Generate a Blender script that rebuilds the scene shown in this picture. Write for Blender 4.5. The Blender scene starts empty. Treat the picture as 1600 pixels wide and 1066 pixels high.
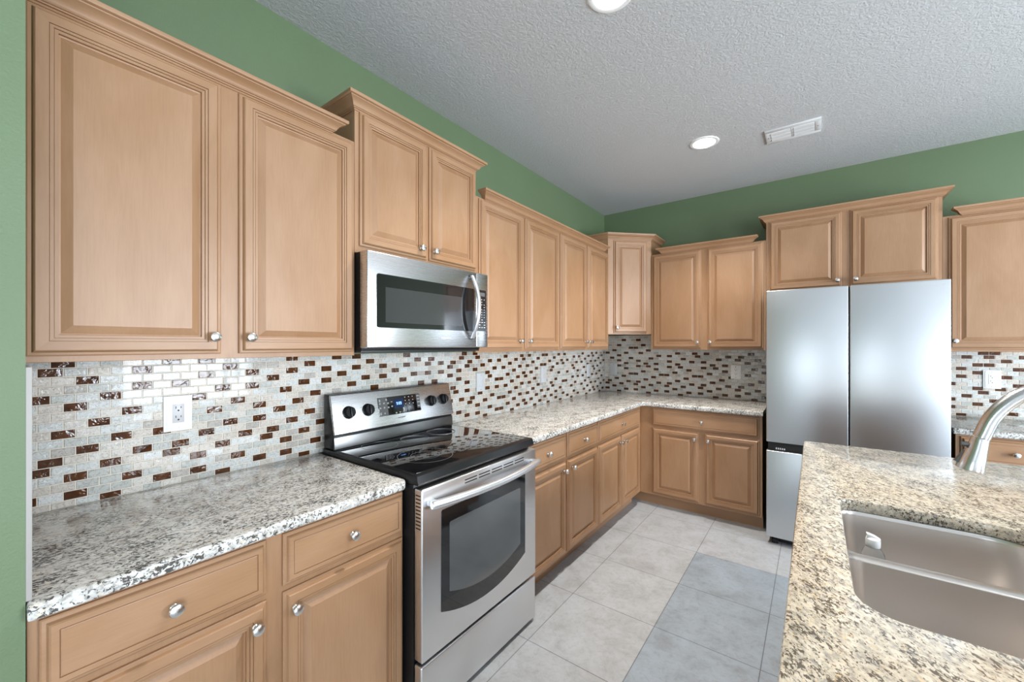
import bpy, bmesh, math, random
from math import sin, cos, pi, radians, sqrt
from mathutils import Vector, Matrix

random.seed(4)
SC = bpy.context.scene
COL = SC.collection

# ------------------------------------------------------------------ camera
cam_data = bpy.data.cameras.new('camera')
cam_data.sensor_width = 36.0
cam_data.lens = 634.2 / 1600 * 36
cam_data.shift_y = 6.0 / 1600
cam_data.clip_start = 0.02
cam = bpy.data.objects.new('camera', cam_data)
COL.objects.link(cam)
cam.location = (1.860, -4.204, 1.4165)
cam.rotation_euler = (radians(90), 0, radians(36.69))
SC.camera = cam

# ------------------------------------------------------------------ world, exposure
SC.view_settings.view_transform = 'Standard'
SC.view_settings.look = 'None'
SC.view_settings.exposure = 0.0
SC.view_settings.gamma = 1.0
SC.view_settings.use_curve_mapping = False
SC.cycles.max_bounces = 8
SC.cycles.diffuse_bounces = 5
SC.cycles.glossy_bounces = 4
SC.cycles.transmission_bounces = 6
SC.cycles.sample_clamp_indirect = 6.0
SC.cycles.caustics_reflective = False
SC.cycles.caustics_refractive = False
SC.cycles.use_denoising = True
world = bpy.data.worlds.new('daylight')
SC.world = world
world.use_nodes = True
world.node_tree.nodes['Background'].inputs[0].default_value = (0.80, 0.90, 1.0, 1)
world.node_tree.nodes['Background'].inputs[1].default_value = 1.0


def area_light(name, loc, rot, sx, sy, power, color):
    d = bpy.data.lights.new(name, 'AREA')
    d.shape = 'RECTANGLE'
    d.size, d.size_y = sx, sy
    d.energy, d.color = power, color
    o = bpy.data.objects.new(name, d)
    COL.objects.link(o)
    o.location, o.rotation_euler = loc, rot
    return o


H = 2.845            # ceiling height
RX, FY = 5.6, -8.0   # right wall and front wall of the open living space
# daylight through unseen windows in the right and front walls, sized for the light
area_light('window_daylight', (RX + 0.04, -5.6, 1.10), (0, radians(90), 0), 2.1, 2.4, 205, (0.82, 0.91, 1.0))
area_light('window_daylight', (RX + 0.04, -2.2, 1.35), (0, radians(90), 0), 2.0, 1.6, 300, (0.84, 0.92, 1.0))
area_light('window_daylight', (1.7, FY - 0.04, 0.95), (radians(90), 0, 0), 1.4, 1.6, 42, (0.80, 0.90, 1.0))
area_light('window_daylight', (4.6, FY - 0.04, 1.25), (radians(90), 0, 0), 1.3, 2.1, 12, (0.80, 0.90, 1.0))


# ------------------------------------------------------------------ node helpers
def new_mat(name):
    m = bpy.data.materials.new(name)
    m.use_nodes = True
    nt = m.node_tree
    b = nt.nodes['Principled BSDF']
    return m, nt, b


def N(nt, typ, **kw):
    n = nt.nodes.new(typ)
    for k, v in kw.items():
        if k.startswith('i_'):
            n.inputs[k[2:].replace('_', ' ')].default_value = v
        else:
            setattr(n, k, v)
    return n


def L(nt, a, ao, b, bi):
    nt.links.new(a.outputs[ao], b.inputs[bi])


def coords(nt, scale=(1, 1, 1), rot=(0, 0, 0), loc=(0, 0, 0), kind='Object'):
    t = N(nt, 'ShaderNodeTexCoord')
    m = N(nt, 'ShaderNodeMapping')
    m.inputs['Scale'].default_value = scale
    m.inputs['Rotation'].default_value = rot
    m.inputs['Location'].default_value = loc
    L(nt, t, kind, m, 'Vector')
    return m


def ramp(nt, stops, interp='LINEAR'):
    r = N(nt, 'ShaderNodeValToRGB')
    r.color_ramp.interpolation = interp
    e = r.color_ramp.elements
    while len(e) < len(stops):
        e.new(0.5)
    for el, (p, c) in zip(e, stops):
        el.position = p
        el.color = c if len(c) == 4 else (*c, 1)
    return r


def noise(nt, vec, scale, detail=2, rough=0.5, dist=0.0):
    n = N(nt, 'ShaderNodeTexNoise')
    n.inputs['Scale'].default_value = scale
    n.inputs['Detail'].default_value = detail
    n.inputs['Roughness'].default_value = rough
    n.inputs['Distortion'].default_value = dist
    if vec is not None:
        L(nt, vec, 0, n, 'Vector')
    return n


def mix(nt, fac, a, b, blend='MIX'):
    """fac: (node, out) or float; a, b: (node, out) or colour. returns node (output 'Result' index 2)"""
    m = N(nt, 'ShaderNodeMix', data_type='RGBA', blend_type=blend)
    for sock, v in ((0, fac), (6, a), (7, b)):
        if isinstance(v, tuple) and len(v) == 2 and hasattr(v[0], 'outputs'):
            nt.links.new(v[0].outputs[v[1]], m.inputs[sock])
        elif sock == 0:
            m.inputs[0].default_value = v
        else:
            m.inputs[sock].default_value = (*v, 1) if len(v) == 3 else v
    return m


def bump(nt, b, src, out, strength, dist=0.002):
    bp = N(nt, 'ShaderNodeBump')
    bp.inputs['Strength'].default_value = strength
    bp.inputs['Distance'].default_value = dist
    nt.links.new(src.outputs[out], bp.inputs['Height'])
    L(nt, bp, 'Normal', b, 'Normal')
    return bp


def plain(name, color, rough=0.5, metal=0.0, coat=0.0, spec=None, emit=None, estr=0.0):
    m, nt, b = new_mat(name)
    b.inputs['Base Color'].default_value = (*color, 1)
    b.inputs['Roughness'].default_value = rough
    b.inputs['Metallic'].default_value = metal
    b.inputs['Coat Weight'].default_value = coat
    if spec is not None:
        b.inputs['Specular IOR Level'].default_value = spec
    if emit:
        b.inputs['Emission Color'].default_value = (*emit, 1)
        b.inputs['Emission Strength'].default_value = estr
    return m


def wood(name, horizontal=False):
    m, nt, b = new_mat(name)
    t = N(nt, 'ShaderNodeTexCoord')
    oi = N(nt, 'ShaderNodeObjectInfo')
    add = N(nt, 'ShaderNodeVectorMath', operation='ADD')
    mul = N(nt, 'ShaderNodeVectorMath', operation='SCALE')
    cb = N(nt, 'ShaderNodeCombineXYZ')
    for i in range(3):
        L(nt, oi, 'Random', cb, i)
    L(nt, cb, 0, mul, 0)
    mul.inputs['Scale'].default_value = 23.0
    L(nt, t, 'Object', add, 0)
    L(nt, mul, 0, add, 1)
    mp = N(nt, 'ShaderNodeMapping')
    mp.inputs['Scale'].default_value = (4, 60, 60) if horizontal else (60, 60, 4)
    L(nt, add, 0, mp, 'Vector')
    fine = noise(nt, mp, 3.0, 5, 0.65)
    mp2 = N(nt, 'ShaderNodeMapping')
    mp2.inputs['Scale'].default_value = (1.6, 4.5, 4.5) if horizontal else (4.5, 4.5, 1.6)
    L(nt, add, 0, mp2, 'Vector')
    blot = noise(nt, mp2, 1.3, 3, 0.55, 0.6)
    r1 = ramp(nt, [(0.30, WOOD_D), (0.62, WOOD_L)])
    L(nt, blot, 0, r1, 0)
    r2 = ramp(nt, [(0.30, (0.90, 0.88, 0.86)), (0.60, (1, 1, 1))])
    L(nt, fine, 0, r2, 0)
    mx = mix(nt, 0.8, (r1, 0), (r2, 0), 'MULTIPLY')
    nt.links.new(mx.outputs[2], b.inputs['Base Color'])
    b.inputs['Roughness'].default_value = 0.42
    b.inputs['Specular IOR Level'].default_value = 0.45
    b.inputs['Coat Weight'].default_value = 0.12
    b.inputs['Coat Roughness'].default_value = 0.38
    return m


WOOD_D = (0.322, 0.173, 0.084)
WOOD_L = (0.378, 0.218, 0.120)
M = {}
M['wood'] = wood('maple_vertical')
M['wood_h'] = wood('maple_horizontal', True)
M['wood_in'] = plain('maple_edge', (0.47, 0.28, 0.15), 0.5)


def wall_paint(name, color, bs=0.10):
    m, nt, b = new_mat(name)
    c = coords(nt)
    n1 = noise(nt, c, 160, 3, 0.6)
    n2 = noise(nt, c, 1.5, 2)
    r = ramp(nt, [(0.3, tuple(x * 0.96 for x in color)), (0.7, tuple(x * 1.04 for x in color))])
    L(nt, n2, 0, r, 0)
    L(nt, r, 0, b, 'Base Color')
    b.inputs['Roughness'].default_value = 0.55
    bump(nt, b, n1, 0, 0.35, 0.003)
    return m


M['green'] = wall_paint('green_wall_paint', (0.118, 0.170, 0.088))
M['white_paint'] = wall_paint('white_wall_paint', (0.50, 0.50, 0.49))


def ceiling_mat():
    m, nt, b = new_mat('knockdown_ceiling')
    c = coords(nt)
    n1 = noise(nt, c, 80, 4, 0.62, 0.5)
    r = ramp(nt, [(0.42, (0, 0, 0)), (0.58, (1, 1, 1))])
    L(nt, n1, 0, r, 0)
    b.inputs['Base Color'].default_value = (0.515, 0.515, 0.515, 1)
    b.inputs['Roughness'].default_value = 0.9
    bump(nt, b, r, 0, 0.38, 0.005)
    return m


M['ceiling'] = ceiling_mat()


def floor_mat():
    m, nt, b = new_mat('stone_floor_tile')
    t = N(nt, 'ShaderNodeTexCoord')
    mp = N(nt, 'ShaderNodeMapping')
    mp.inputs['Location'].default_value = (-0.757 + 4.57, 2.140 + 9.14, 0)
    L(nt, t, 'Object', mp, 'Vector')
    br = N(nt, 'ShaderNodeTexBrick', offset=0.0, squash=1.0)
    br.inputs['Scale'].default_value = 1.0
    br.inputs['Brick Width'].default_value = 0.457
    br.inputs['Row Height'].default_value = 0.457
    br.inputs['Mortar Size'].default_value = 0.0022
    br.inputs['Mortar Smooth'].default_value = 0.2
    br.inputs['Color1'].default_value = (0.94, 0.94, 0.94, 1)
    br.inputs['Color2'].default_value = (1.0, 1.0, 1.0, 1)
    br.inputs['Mortar'].default_value = (0.42, 0.42, 0.42, 1)
    L(nt, mp, 0, br, 'Vector')
    n1 = noise(nt, mp, 7.0, 6, 0.62, 0.4)
    n2 = noise(nt, mp, 38.0, 5, 0.7, 0.8)
    r1 = ramp(nt, [(0.32, (0.35, 0.36, 0.37)), (0.5, (0.42, 0.44, 0.465)), (0.7, (0.46, 0.49, 0.525))])
    L(nt, n1, 0, r1, 0)
    r2 = ramp(nt, [(0.34, (0.82, 0.81, 0.80)), (0.52, (1, 1, 1))])
    L(nt, n2, 0, r2, 0)
    mx = mix(nt, 0.75, (r1, 0), (r2, 0), 'MULTIPLY')
    # tiles along the island multiplied by a darker, bluer tint
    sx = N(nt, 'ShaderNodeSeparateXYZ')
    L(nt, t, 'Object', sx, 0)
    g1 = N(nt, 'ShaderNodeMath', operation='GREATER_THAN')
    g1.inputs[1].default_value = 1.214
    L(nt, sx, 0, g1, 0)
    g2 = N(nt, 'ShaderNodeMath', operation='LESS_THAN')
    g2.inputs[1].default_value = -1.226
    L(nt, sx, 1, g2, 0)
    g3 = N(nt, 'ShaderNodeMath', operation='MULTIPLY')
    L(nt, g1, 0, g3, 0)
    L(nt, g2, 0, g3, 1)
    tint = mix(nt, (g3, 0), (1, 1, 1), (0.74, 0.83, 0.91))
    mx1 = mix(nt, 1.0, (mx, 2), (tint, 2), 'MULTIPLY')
    mx2 = mix(nt, 1.0, (mx1, 2), (br, 'Color'), 'MULTIPLY')
    nt.links.new(mx2.outputs[2], b.inputs['Base Color'])
    b.inputs['Roughness'].default_value = 0.38
    bump(nt, b, br, 'Color', 0.3, 0.002)
    return m


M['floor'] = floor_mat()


def granite(name, ang, base=((0.56, 0.55, 0.525), (0.71, 0.70, 0.665)), brown=0.45, warm=0.45, k=1.0, dark=(0.055, 0.05, 0.045), asp=0.72):
    m, nt, b = new_mat(name)
    t = N(nt, 'ShaderNodeTexCoord')
    mr = N(nt, 'ShaderNodeMapping')
    mr.inputs['Rotation'].default_value = (0, 0, -ang)
    L(nt, t, 'Object', mr, 'Vector')
    ms = N(nt, 'ShaderNodeMapping')
    ms.inputs['Scale'].default_value = (asp * k, 1.0 * k, 0.8 * k)
    L(nt, mr, 0, ms, 'Vector')
    n0 = noise(nt, ms, 75, 5, 0.62, 0.3)
    r0 = ramp(nt, [(0.36, (0.34, 0.32, 0.29)), (0.47, base[0]), (0.60, base[1])])
    L(nt, n0, 0, r0, 0)
    # warm crystals
    n1 = noise(nt, ms, 95, 3, 0.6, 0.6)
    r1 = ramp(nt, [(0.60, (0, 0, 0)), (0.66, (warm, warm, warm))])
    L(nt, n1, 0, r1, 0)
    w = mix(nt, (r1, 0), (r0, 0), (0.66, 0.52, 0.33))
    # brown flecks
    n2 = noise(nt, ms, 125, 4, 0.65, 0.9)
    r2 = ramp(nt, [(0.60, (0, 0, 0)), (0.68, (brown, brown, brown))])
    L(nt, n2, 0, r2, 0)
    w2 = mix(nt, (r2, 0), (w, 2), (0.22, 0.13, 0.07))
    # dark grey and black flecks
    off = N(nt, 'ShaderNodeMapping')
    off.inputs['Location'].default_value = (3.7, 1.9, 0.4)
    L(nt, ms, 0, off, 'Vector')
    n3 = noise(nt, off, 145, 4, 0.62, 0.7)
    n4 = noise(nt, off, 16, 2, 0.5)
    ad = N(nt, 'ShaderNodeMath', operation='MULTIPLY_ADD')
    ad.inputs[1].default_value = 0.35
    L(nt, n4, 0, ad, 0)
    L(nt, n3, 0, ad, 2)
    r3 = ramp(nt, [(0.705, (0, 0, 0)), (0.755, (0.94, 0.94, 0.94))])
    L(nt, ad, 0, r3, 0)
    w3 = mix(nt, (r3, 0), (w2, 2), dark)
    nt.links.new(w3.outputs[2], b.inputs['Base Color'])
    b.inputs['Roughness'].default_value = 0.13
    b.inputs['Specular IOR Level'].default_value = 0.45
    return m


M['granite'] = granite('speckled_granite', radians(80))
M['granite_isl'] = granite('speckled_granite_warm', radians(122), ((0.53, 0.47, 0.375), (0.67, 0.61, 0.51)), 0.95, 0.9, 1.25, (0.095, 0.078, 0.06), 0.60)


def tile_mats():
    m, nt, b = new_mat('crackle_glass_tile')
    g = N(nt, 'ShaderNodeNewGeometry')
    r = ramp(nt, [(0.0, (0.585, 0.60, 0.585)), (0.30, (0.57, 0.52, 0.46)), (0.55, (0.46, 0.47, 0.44)),
                  (0.72, (0.62, 0.59, 0.54)), (0.86, (0.42, 0.39, 0.35)), (0.94, (0.67, 0.675, 0.66))], 'CONSTANT')
    L(nt, g, 'Random Per Island', r, 0)
    c = coords(nt)
    n1 = noise(nt, c, 130, 4, 0.6, 1.2)
    r2 = ramp(nt, [(0.38, (0.62, 0.60, 0.57)), (0.52, (1, 1, 1))])
    L(nt, n1, 0, r2, 0)
    mx = mix(nt, 0.85, (r, 0), (r2, 0), 'MULTIPLY')
    nt.links.new(mx.outputs[2], b.inputs['Base Color'])
    b.inputs['Roughness'].default_value = 0.12
    b.inputs['Coat Weight'].default_value = 0.4
    b.inputs['Coat Roughness'].default_value = 0.05
    bump(nt, b, n1, 0, 0.7, 0.002)
    M['tile_light'] = m
    m, nt, b = new_mat('amber_brown_glass_tile')
    c = coords(nt)
    n1 = noise(nt, c, 34, 3, 0.5, 0.8)
    r = ramp(nt, [(0.3, (0.040, 0.013, 0.0045)), (0.7, (0.105, 0.036, 0.011))])
    L(nt, n1, 0, r, 0)
    L(nt, r, 0, b, 'Base Color')
    b.inputs['Roughness'].default_value = 0.05
    b.inputs['Specular IOR Level'].default_value = 0.4
    bump(nt, b, n1, 0, 0.8, 0.003)
    M['tile_dark'] = m
    M['grout'] = plain('cream_grout', (0.74, 0.68, 0.59), 0.85)


tile_mats()


def steel(name, col=(0.60, 0.60, 0.61), rough=0.27, axis='h', amt=0.025):
    m, nt, b = new_mat(name)
    sc = {'h': (4, 4, 700), 'v': (700, 700, 4), 'y': (700, 4, 700)}[axis]
    c = coords(nt, sc)
    n = noise(nt, c, 1.0, 3, 0.6)
    b.inputs['Base Color'].default_value = (*col, 1)
    b.inputs['Metallic'].default_value = 1.0
    mr = N(nt, 'ShaderNodeMapRange')
    mr.inputs['To Min'].default_value = rough - amt
    mr.inputs['To Max'].default_value = rough + amt
    L(nt, n, 0, mr, 0)
    L(nt, mr, 0, b, 'Roughness')
    return m


M['steel'] = steel('brushed_steel', (0.57, 0.57, 0.575), 0.27)
M['steel_door'] = steel('oven_door_steel', (0.74, 0.74, 0.75), 0.30)
M['steel_frg'] = steel('fridge_steel', (0.58, 0.60, 0.62), 0.34)
M['steel_dark'] = steel('dark_brushed_steel', (0.16, 0.16, 0.16), 0.30)
M['steel_sink'] = steel('sink_steel', (0.72, 0.68, 0.65), 0.31)
M['nickel'] = plain('satin_nickel', (0.72, 0.70, 0.67), 0.24, 1.0)
M['faucet'] = plain('faucet_steel', (0.60, 0.59, 0.58), 0.25, 1.0)
M['handle'] = plain('pale_steel_handle', (0.74, 0.76, 0.79), 0.32, 0.85)
M['black_glass'] = plain('black_glass', (0.008, 0.008, 0.009), 0.05, 0.0, 0.5)
M['oven_glass'] = plain('oven_inner_glass', (0.085, 0.09, 0.092), 0.05, 0.0, 1.0)
M['mw_glass'] = plain('microwave_screen', (0.035, 0.035, 0.037), 0.10, 0.0, 0.6)
M['cooktop'] = plain('ceramic_cooktop', (0.006, 0.006, 0.007), 0.035, 0.0, 0.8)
M['black'] = plain('black_enamel', (0.008, 0.008, 0.009), 0.30, 0.0, 0.0, 0.3)
M['black_matte'] = plain('black_plastic', (0.012, 0.012, 0.013), 0.5)
M['burner'] = plain('burner_ring_print', (0.16, 0.16, 0.17), 0.3)
M['print_white'] = plain('white_print', (0.62, 0.62, 0.62), 0.5)
M['print_grey'] = plain('grey_print', (0.20, 0.20, 0.20), 0.5)
M['pad_grey'] = plain('grey_touch_pad', (0.10, 0.10, 0.10), 0.35)
M['display'] = plain('blue_display', (0.004, 0.006, 0.02), 0.1, emit=(0.01, 0.03, 0.12), estr=0.6)
M['digits'] = plain('lit_digits', (0.2, 0.4, 0.8), 0.4, emit=(0.35, 0.65, 1.0), estr=1.6)
M['white_plastic'] = plain('white_plastic', (0.84, 0.84, 0.83), 0.30)
M['grey_plastic'] = plain('pale_grey_plastic', (0.56, 0.55, 0.56), 0.35)
M['steel_plate'] = plain('grey_wall_plate', (0.58, 0.60, 0.62), 0.35)
M['cream_trim'] = plain('cream_edge_trim', (0.34, 0.32, 0.30), 0.6)
M['vent_white'] = plain('white_vent_metal', (0.68, 0.68, 0.68), 0.45)
M['dark_gap'] = plain('dark_gap', (0.01, 0.01, 0.011), 0.6)
M['lamp'] = plain('can_light_lens', (0.9, 0.9, 0.9), 0.4, emit=(1.0, 0.98, 0.95), estr=30.0)
M['toe'] = plain('toe_kick_wood', (0.40, 0.235, 0.13), 0.5)


def clear_plastic():
    m, nt, b = new_mat('clear_plastic')
    b.inputs['Base Color'].default_value = (0.92, 0.94, 0.94, 1)
    b.inputs['Transmission Weight'].default_value = 0.9
    b.inputs['Roughness'].default_value = 0.12
    b.inputs['IOR'].default_value = 1.12
    return m


M['clear'] = clear_plastic()


# ------------------------------------------------------------------ mesh builder
class MB:
    def __init__(self):
        self.bm = bmesh.new()

    def _merge(self, t):
        me = bpy.data.meshes.new('tmp')
        t.to_mesh(me)
        t.free()
        self.bm.from_mesh(me)
        bpy.data.meshes.remove(me)

    def box(self, x0, x1, y0, y1, z0, z1, bev=0.0, mat=0, seg=2):
        t = bmesh.new()
        bmesh.ops.create_cube(t, size=1.0)
        sx, sy, sz = abs(x1 - x0), abs(y1 - y0), abs(z1 - z0)
        for v in t.verts:
            v.co = Vector(((x0 + x1) / 2 + v.co.x * sx, (y0 + y1) / 2 + v.co.y * sy, (z0 + z1) / 2 + v.co.z * sz))
        if bev:
            bmesh.ops.bevel(t, geom=t.edges[:], offset=min(bev, sx * .45, sy * .45, sz * .45), segments=seg, profile=0.5, affect='EDGES')
        for f in t.faces:
            f.material_index = mat
        self._merge(t)
        return self

    def prism(self, pts, z0, z1, bev=0.0, mat=0, axis='z', seg=3):
        """extruded polygon; axis z: pts=(x,y); x: pts=(y,z); y: pts=(x,z)"""
        t = bmesh.new()

        def P(p, w):
            return {'z': Vector((p[0], p[1], w)), 'x': Vector((w, p[0], p[1])), 'y': Vector((p[0], w, p[1]))}[axis]
        a = [t.verts.new(P(p, z0)) for p in pts]
        c = [t.verts.new(P(p, z1)) for p in pts]
        n = len(pts)
        t.faces.new(a[::-1])
        t.faces.new(c)
        for i in range(n):
            t.faces.new((a[i], a[(i + 1) % n], c[(i + 1) % n], c[i]))
        bmesh.ops.recalc_face_normals(t, faces=t.faces[:])
        if bev:
            ed = [e for e in t.edges if any(len(f.verts) == n for f in e.link_faces)]
            bmesh.ops.bevel(t, geom=ed, offset=bev, segments=seg, profile=0.5, affect='EDGES')
        for f in t.faces:
            f.material_index = mat
        self._merge(t)
        return self

    def loops(self, rings, mat=0, cap0=True, cap1=True, close=True, matf=None):
        vs = [[self.bm.verts.new(p) for p in r] for r in rings]
        n = len(rings[0])
        k = n if close else n - 1
        for j in range(len(vs) - 1):
            for i in range(k):
                f = self.bm.faces.new((vs[j][i], vs[j][(i + 1) % n], vs[j + 1][(i + 1) % n], vs[j + 1][i]))
                f.material_index = matf(j, i) if matf else mat
        if cap0:
            f = self.bm.faces.new(vs[0][::-1])
            f.material_index = mat
        if cap1:
            f = self.bm.faces.new(vs[-1])
            f.material_index = mat
        return self

    def lathe(self, prof, c, axis='z', n=28, mat=0, cap0=True, cap1=True):
        rings = []
        for r, t in prof:
            ring = []
            for i in range(n):
                a = 2 * pi * i / n
                u, v = r * cos(a), r * sin(a)
                d = {'z': (u, v, t), 'y': (u, t, v), 'x': (t, u, v)}[axis]
                ring.append(Vector(c) + Vector(d))
            rings.append(ring)
        return self.loops(rings, mat, cap0, cap1)

    def tube(self, pts, rad, n=16, mat=0, flat=None):
        pts = [Vector(p) for p in pts]
        if not hasattr(rad, '__len__'):
            rad = [rad] * len(pts)
        rings, up = [], None
        for i, p in enumerate(pts):
            d = (pts[min(i + 1, len(pts) - 1)] - pts[max(i - 1, 0)]).normalized()
            if up is None:
                up = Vector((0, 0, 1)) if abs(d.z) < 0.9 else Vector((1, 0, 0))
            s = d.cross(up).normalized()
            up = s.cross(d).normalized()
            ring = []
            for k in range(n):
                a = 2 * pi * k / n
                fy = flat or 1.0
                ring.append(p + s * (rad[i] * cos(a)) + up * (rad[i] * fy * sin(a)))
            rings.append(ring)
        return self.loops(rings, mat)

    def ring(self, c, r0, r1, z, n=64, mat=0, th=0.0003):
        prof = [(r0, z), (r0, z + th), (r1, z + th), (r1, z)]
        rings = []
        for r, t in prof:
            rings.append([Vector((c[0] + r * cos(2 * pi * i / n), c[1] + r * sin(2 * pi * i / n), t)) for i in range(n)])
        rings.append(rings[0])
        return self.loops(rings, mat, False, False)

    def sweep(self, path, prof, mat=0):
        """prof = (out, z) swept along a flat path, out to the right of travel, mitred corners"""
        path = [Vector(p) for p in path]
        offs = []
        for i in range(len(path)):
            ns = []
            if i > 0:
                d = (path[i] - path[i - 1]).normalized()
                ns.append(Vector((d.y, -d.x)))
            if i < len(path) - 1:
                d = (path[i + 1] - path[i]).normalized()
                ns.append(Vector((d.y, -d.x)))
            if len(ns) == 1:
                offs.append(ns[0])
            else:
                b = (ns[0] + ns[1]).normalized()
                offs.append(b / max(0.2, b.dot(ns[0])))
        rings = [[Vector((p.x + o.x * u, p.y + o.y * u, z)) for u, z in prof] for p, o in zip(path, offs)]
        return self.loops(rings, mat)

    def obj(self, name, mats, parent=None, smooth=35, label=None):
        bmesh.ops.recalc_face_normals(self.bm, faces=self.bm.faces[:])
        if smooth:
            for f in self.bm.faces:
                f.smooth = True
            lim = radians(smooth)
            for e in self.bm.edges:
                if len(e.link_faces) == 2:
                    e.smooth = e.calc_face_angle(0.0) < lim
        me = bpy.data.meshes.new(name)
        self.bm.to_mesh(me)
        self.bm.free()
        if not isinstance(mats, (list, tuple)):
            mats = [mats]
        for m in mats:
            me.materials.append(M[m])
        o = bpy.data.objects.new(name, me)
        COL.objects.link(o)
        if parent is not None:
            o.parent = parent
        if label:
            o['label'] = label
        return o


def thing(name, label, cat, loc=(0, 0, 0), rotz=0.0, group=None):
    o = bpy.data.objects.new(name, None)
    o.empty_display_size = 0.1
    COL.objects.link(o)
    o.location = loc
    o.rotation_euler = (0, 0, rotz)
    return tag(o, label, cat, group)


def tag(o, label, cat, group=None):
    o['label'] = label
    o['category'] = cat
    o['kind'] = 'thing'
    if group:
        o['group'] = group
    return o


def struct(o, label=None):
    o['kind'] = 'structure'
    if label:
        o['label'] = label
    return o


def copy_tree(o, parent=None):
    c = o.copy()
    COL.objects.link(c)
    if parent is not None:
        c.parent = parent
    for ch in list(o.children):
        copy_tree(ch, c)
    return c

# ------------------------------------------------------------------ room shell
T = 0.10


def wall_holes(name, axis, a0, a1, w0, w1, holes, mat):
    """wall slab spanning a0..a1 along its run and w0..w1 in thickness, with rectangular openings (a, b, z0, z1)"""
    mb = MB()

    def bx(p, q, z0, z1):
        if axis == 'y':
            mb.box(w0, w1, p, q, z0, z1)
        else:
            mb.box(p, q, w0, w1, z0, z1)
    cur = a0
    for (p, q, z0, z1) in sorted(holes):
        bx(cur, p, 0, H)
        bx(p, q, 0, z0)
        bx(p, q, z1, H)
        cur = q
    bx(cur, a1, 0, H)
    return struct(mb.obj(name, mat, smooth=0))


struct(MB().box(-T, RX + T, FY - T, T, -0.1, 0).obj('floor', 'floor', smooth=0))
struct(MB().box(-T, RX + T, FY - T, T, H, H + 0.1).obj('ceiling', 'ceiling', smooth=0))
struct(MB().box(-T, 0, -4.136, T, 0, H).obj('wall_left', 'green', smooth=0))
struct(MB().box(0, RX + T, 0, T, 0, H).obj('wall_back', 'green', smooth=0))
struct(MB().box(-T, 0.626, FY, -4.136, 0, H).obj('wall_partition', 'green', smooth=0))
RH = [(-6.8, -4.4, 0.05, 2.15), (-3.0, -1.4, 0.35, 2.35)]  # unseen openings; the first reaches down to give more low light
FH = [(1.0, 2.4, 0.15, 1.75), (3.95, 5.25, 0.20, 2.30)]
wall_holes('wall_right', 'y', FY, 0, RX, RX + T, RH, 'white_paint')
wall_holes('wall_front', 'x', 0.626, RX, FY - T, FY, FH, 'white_paint')
k = 0
for (p, q, z0, z1) in RH:
    k += 1
    mb = MB()
    for yy in (p + 0.025, q - 0.025):
        mb.box(RX - 0.01, RX + 0.03, yy - 0.025, yy + 0.025, z0, z1)
    for zz in (z0 + 0.025, z1 - 0.025, (z0 + z1) / 2):
        mb.box(RX - 0.01, RX + 0.03, p, q, zz - 0.025, zz + 0.025)
    struct(mb.obj('window_%d' % k, 'white_plastic', smooth=0))
for (p, q, z0, z1) in FH:
    k += 1
    mb = MB()
    for xx in (p + 0.03, q - 0.03, (p + q) / 2):
        mb.box(xx - 0.03, xx + 0.03, FY - 0.03, FY + 0.01, z0, z1)
    for zz in (z0 + 0.03, z1 - 0.03):
        mb.box(p, q, FY - 0.03, FY + 0.01, zz - 0.03, zz + 0.03)
    struct(mb.obj('window_%d' % k, 'white_plastic', smooth=0))

# cream edge of the side splash on the wall end
struct(MB().box(0.012, 0.626, -4.136, -4.1275, 0.914, 1.3725, 0.001).obj('trim_1', 'cream_trim'))

# ------------------------------------------------------------------ glass mosaic backsplash
# columns of the amber tiles, row by row
LT = {0: [0, 5, 7, 13, 17, 19, 25, 34, 36], 1: [0, 4, 9, 15, 21, 27, 29, 34, 37, 43, 47, 49, 53, 54, 58, 60, 67, 71, 73, 77], 2: [1, 7, 10, 13, 16, 19, 22, 25, 28, 30, 32, 35, 39, 41, 45, 47, 51, 56, 63, 65, 69, 71, 75], 3: [4, 6, 12, 18, 24, 32, 35, 38, 44, 50, 55, 59, 61, 68, 74], 4: [-1, 2, 8, 10, 14, 16, 20, 22, 26, 28, 30, 33, 36, 40, 42, 46, 48, 52, 53, 57, 59, 64, 66, 70, 72, 76], 5: [1, 7, 13, 19, 25, 32, 39, 45, 51, 56, 63, 69, 75], 6: [3, 9, 15, 21, 27, 29, 33, 39, 43, 47, 49, 55, 63, 67, 71, 73], 7: [2, 8, 11, 14, 20, 23, 26, 31, 35, 41, 42, 46, 48, 58, 61, 65, 70, 72], 8: [0, 12, 24, 32, 44, 50, 68, 74], 9: [3, 5, 9, 11, 15, 17, 21, 23, 27, 29, 31, 33, 35, 39, 41, 43, 47, 49, 57, 63, 65, 67, 71, 73], 10: [1, 7, 13, 19, 25, 37, 45, 51, 55, 59, 60, 69, 75], 11: [0, 4, 6, 10, 12, 16, 18, 22, 24, 28, 30, 32, 34, 36, 40, 44, 50, 56, 64, 68, 74], 12: [-1, 2, 5, 8, 11, 14, 17, 20, 23, 26, 31, 35, 38, 41, 42, 46, 48, 52, 54, 58, 62, 66, 70, 72, 76, 78], 13: [1, 7, 13, 19, 25, 37, 45, 51, 57, 69, 75], 14: [3, 9, 15, 21, 27, 29, 33, 39, 43, 47, 49, 53, 55, 59, 63, 67, 71, 73, 77], 15: [-1, 1, 5, 7, 11, 13, 17, 19, 23, 25, 31, 35, 37, 41, 42, 46, 48, 52, 57, 61, 65, 70, 72, 76], 16: [2, 8, 14, 20, 26, 38, 44, 50, 54, 58, 62, 68, 74, 78]}
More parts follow.
